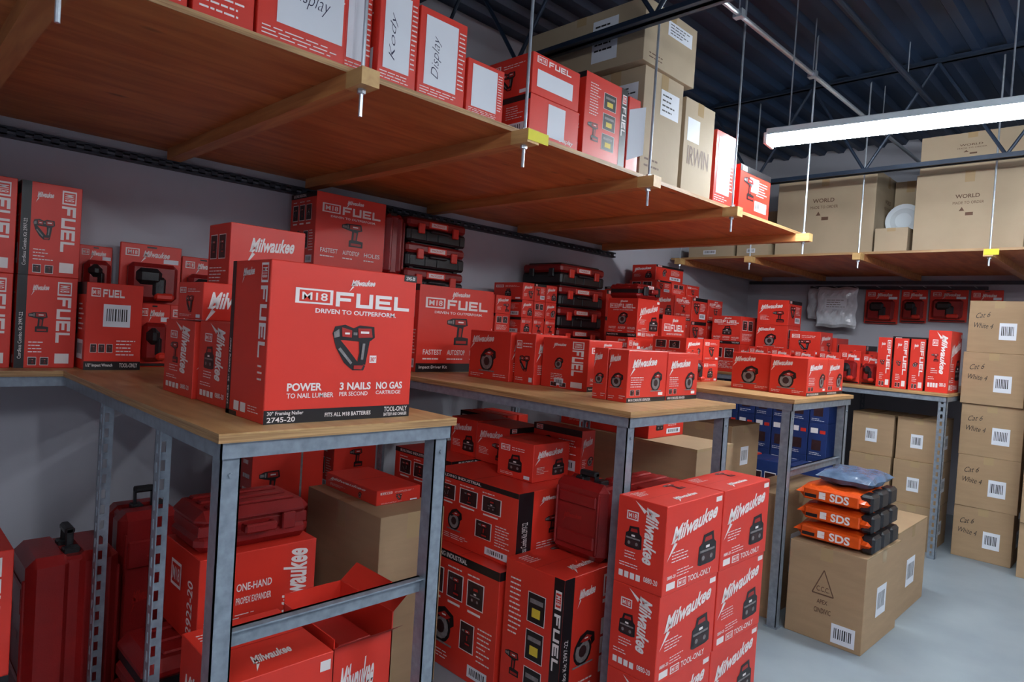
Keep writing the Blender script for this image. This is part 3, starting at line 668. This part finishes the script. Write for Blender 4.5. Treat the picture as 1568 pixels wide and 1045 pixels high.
carton('string_trimmer_box',-3.1,-2.9,1.3,1.66,FZ,1.05,lambda A:(A.rect(.66,.3,.69,.85,'grey_pic',1),A.rect(.6,.2,.76,.3,'black_ink',1),A.poly(circ(.675,.86,.06),'grey_pic',2),A.tool('drill',(.1,.45,.42,.75)),A.m18((.1,.85,.3,.92)),A.lines((.1,.1,.5,.3),8)),a_small)
carton('cardboard_box',-2.62,-2.06,1.43,1.74,FZ,.65,None,None,'kraft')
carton('power_tool_box',-2.6,-2.2,1.5,1.72,.65,.71,a_small,a_small)
def open_carton(x0,x1,y0,y1,z0,z1):
    mb=MB();t=.004
    mb.box(x0,x1,y0,y1,z0,z0+t,'red')
    mb.box(x0,x0+t,y0,y1,z0,z1,'red');mb.box(x1-t,x1,y0,y1,z0,z1-.06,'red');mb.box(x0,x1,y0,y0+t,z0,z1-.03,'red');mb.box(x0,x1,y1-t,y1,z0,z1,'red')
    mb.box(x0+.02,x1-.02,y0+.02,y1-.02,z0+.02,z1-.08,'red_deep',.03)
    v=[(x1,y0,z1-.06),(x1,y1,z1-.06),(x1+.06,y1,z1-.02),(x1+.06,y0,z1-.02)];mb.add(v,[(0,1,2,3)],'red_deep')
    v=[(x0,y1,z1),(x1,y1,z1),(x1,y1+.06,z1+.05),(x0,y1+.06,z1+.05)];mb.add(v,[(0,1,2,3)],'red')
    A=Face(mb,(x1,y0,z0),(0,1,0),(0,0,1),y1-y0,z1-z0-.06);A.logo((.12,.62,.7,.86),slope=.04);A.lines((.1,.1,.5,.4),4);A.tool('nailer',(.6,.1,.9,.5))
    A=Face(mb,(x0,y0,z0),(1,0,0),(0,0,1),x1-x0,z1-z0-.03);a_small(A)
    return mb.obj('open_power_tool_box',((x0+x1)/2,(y0+y1)/2,z0))
carton('power_tool_box',-2.02,-1.66,.72,1.02,FZ,.43,a_mil,a_small,top=t_print)
open_carton(-2.02,-1.70,1.04,1.25,FZ,.47)

# ---------------------------------------------------------------- goods on the hanging shelf
xf=-1.81
blow_flat(-2.2,xf-.05,.0,.34,SZ,SZ+.25)
carton('power_tool_box',-2.1,xf,.38,.58,SZ,2.44,a_small,a_small)
carton('power_tool_box',-2.1,xf,.59,.75,SZ,2.5,lambda A:(A.rect(.15,.25,.95,.9,'paper',1),A.lines((.1,.05,.9,.2),3)),a_small)
carton('power_tool_box',-2.1,xf,.755,1.03,SZ,2.5,a_sheet('Display'),a_small)
carton('power_tool_box',-2.12,xf-.03,1.035,1.135,SZ,2.47,a_sheet('',True),a_small)
carton('power_tool_box',-2.1,xf,1.14,1.29,SZ,2.46,a_sheet('Kody',True),a_small)
carton('power_tool_box',-2.05,xf,1.295,1.50,SZ,2.44,a_sheet('Display',True),a_small)
carton('power_tool_box',-2.05,xf,1.51,1.69,SZ,2.34,a_sheet('',True),a_small);carton('power_tool_box',-2.3,-2.07,1.51,1.75,SZ,2.42,a_fuel,a_small)
carton('power_tool_box',-2.1,xf,1.83,2.13,SZ,2.31,lambda A:(A.rect(.35,.1,.7,.9,'paper',1),A.text('Display',(.6,.05,.9,.2),'white_ink',1,shear=.3)),a_small)
carton('power_tool_box',-2.08,xf,1.83,2.12,2.31,2.47,lambda A:(A.m18((.08,.78,.28,.94)),A.fuel((.32,.78,.8,.92)),A.rect(.1,.2,.85,.62,'paper',1)),a_small)
carton('combo_kit_box',-2.15,xf,2.16,2.46,SZ,2.5,a_specv,a_spec)
mb=MB();mb.add([(xf+.004,2.47,SZ+.04),(xf+.03,2.56,SZ+.08),(xf+.03,2.56,SZ+.3),(xf+.004,2.47,SZ+.27)],[(0,1,2,3)],'paper');mb.box(-2.1,xf,2.47,2.56,SZ,2.48,'red',.002);mb.obj('power_tool_box',(-1.95,2.5,SZ))
carton('cardboard_box',-2.15,xf,2.58,2.92,SZ,2.66,k_slip,k_slip,'kraft_pale')
carton('cardboard_box',-2.6,-2.2,2.5,2.92,SZ,2.66,k_label,k_label,'kraft_pale')
carton('cardboard_box',-2.55,xf+.02,2.52,2.98,2.66,2.95,k_slip,lambda A:(A.rect(.6,.15,.8,.85,'paper',1),A.lines((.62,.3,.78,.8),5,'black_ink',3)),'kraft_pale')
carton('cardboard_box',-2.1,xf,2.95,3.25,SZ,2.62,k_irw,k_irw,'kraft_pale')
carton('power_tool_box',-2.1,xf,3.28,3.5,SZ,2.54,a_sheet('',True),a_small)
carton('power_tool_box',-2.05,xf,3.58,3.98,SZ,2.42,lambda A:(a_small(A),A.bar((.3,.5,.6,.8),1)),a_small)
carton('cardboard_box',-2.5,-1.72,5.66,6.3,SZ,2.82,k_world,k_world,'kraft_pale');carton('cardboard_box',-1.71,-1.48,6.1,6.45,SZ,2.8,k_label,None,'kraft_pale')
carton('cardboard_box',-3.3,-2.85,5.6,6.1,SZ,2.27,None,k_label,'kraft_pale');carton('cardboard_box',-2.82,-2.54,5.6,6.1,SZ,2.27,None,k_label,'kraft_pale')
carton('cardboard_box',-1.69,-1.46,5.6,5.85,SZ,2.34,None,None,'kraft_pale')
carton('cardboard_box',-1.43,-.76,5.6,6.2,SZ,2.72,k_world,k_world,'kraft_pale');carton('cardboard_box',-1.42,-.78,5.62,6.2,2.72,3.0,k_world,k_world,'kraft_pale')
carton('cardboard_box',-.72,-.1,5.6,6.2,SZ,2.8,k_world,k_world,'kraft_pale');carton('cardboard_box',-.05,.6,5.6,6.2,SZ,2.7,k_world,k_world,'kraft_pale')
carton('cardboard_box',-3.3,-2.6,6.4,7.0,SZ,2.7,k_world,k_world,'kraft')
mb=MB();mb.cyl((-1.575,5.95,2.44),(-1.575,5.90,2.44),.135,'white_metal',28);mb.cyl((-1.575,5.90,2.44),(-1.575,5.885,2.44),.1,'white_metal',28,.06);mb.box(-1.62,-1.53,5.91,5.96,SZ,2.32,'white_metal');mb.obj('round_vent_cap')

# ---------------------------------------------------------------- world, camera
w=bpy.data.worlds.new('world');S.world=w;w.use_nodes=True;w.node_tree.nodes['Background'].inputs[0].default_value=(.6,.7,.9,1);w.node_tree.nodes['Background'].inputs[1].default_value=.3
cd=bpy.data.cameras.new('camera');cam=bpy.data.objects.new('camera',cd);COL.objects.link(cam);S.camera=cam
cd.sensor_width=36;cd.lens=23.25;cd.clip_start=.02
M=Matrix.Rotation(math.radians(44.929),4,'Z')@Matrix.Rotation(math.radians(90-1.254),4,'X')@Matrix.Rotation(math.radians(3.672),4,'Z')
cam.matrix_world=Matrix.Translation((0,0,1.4))@M
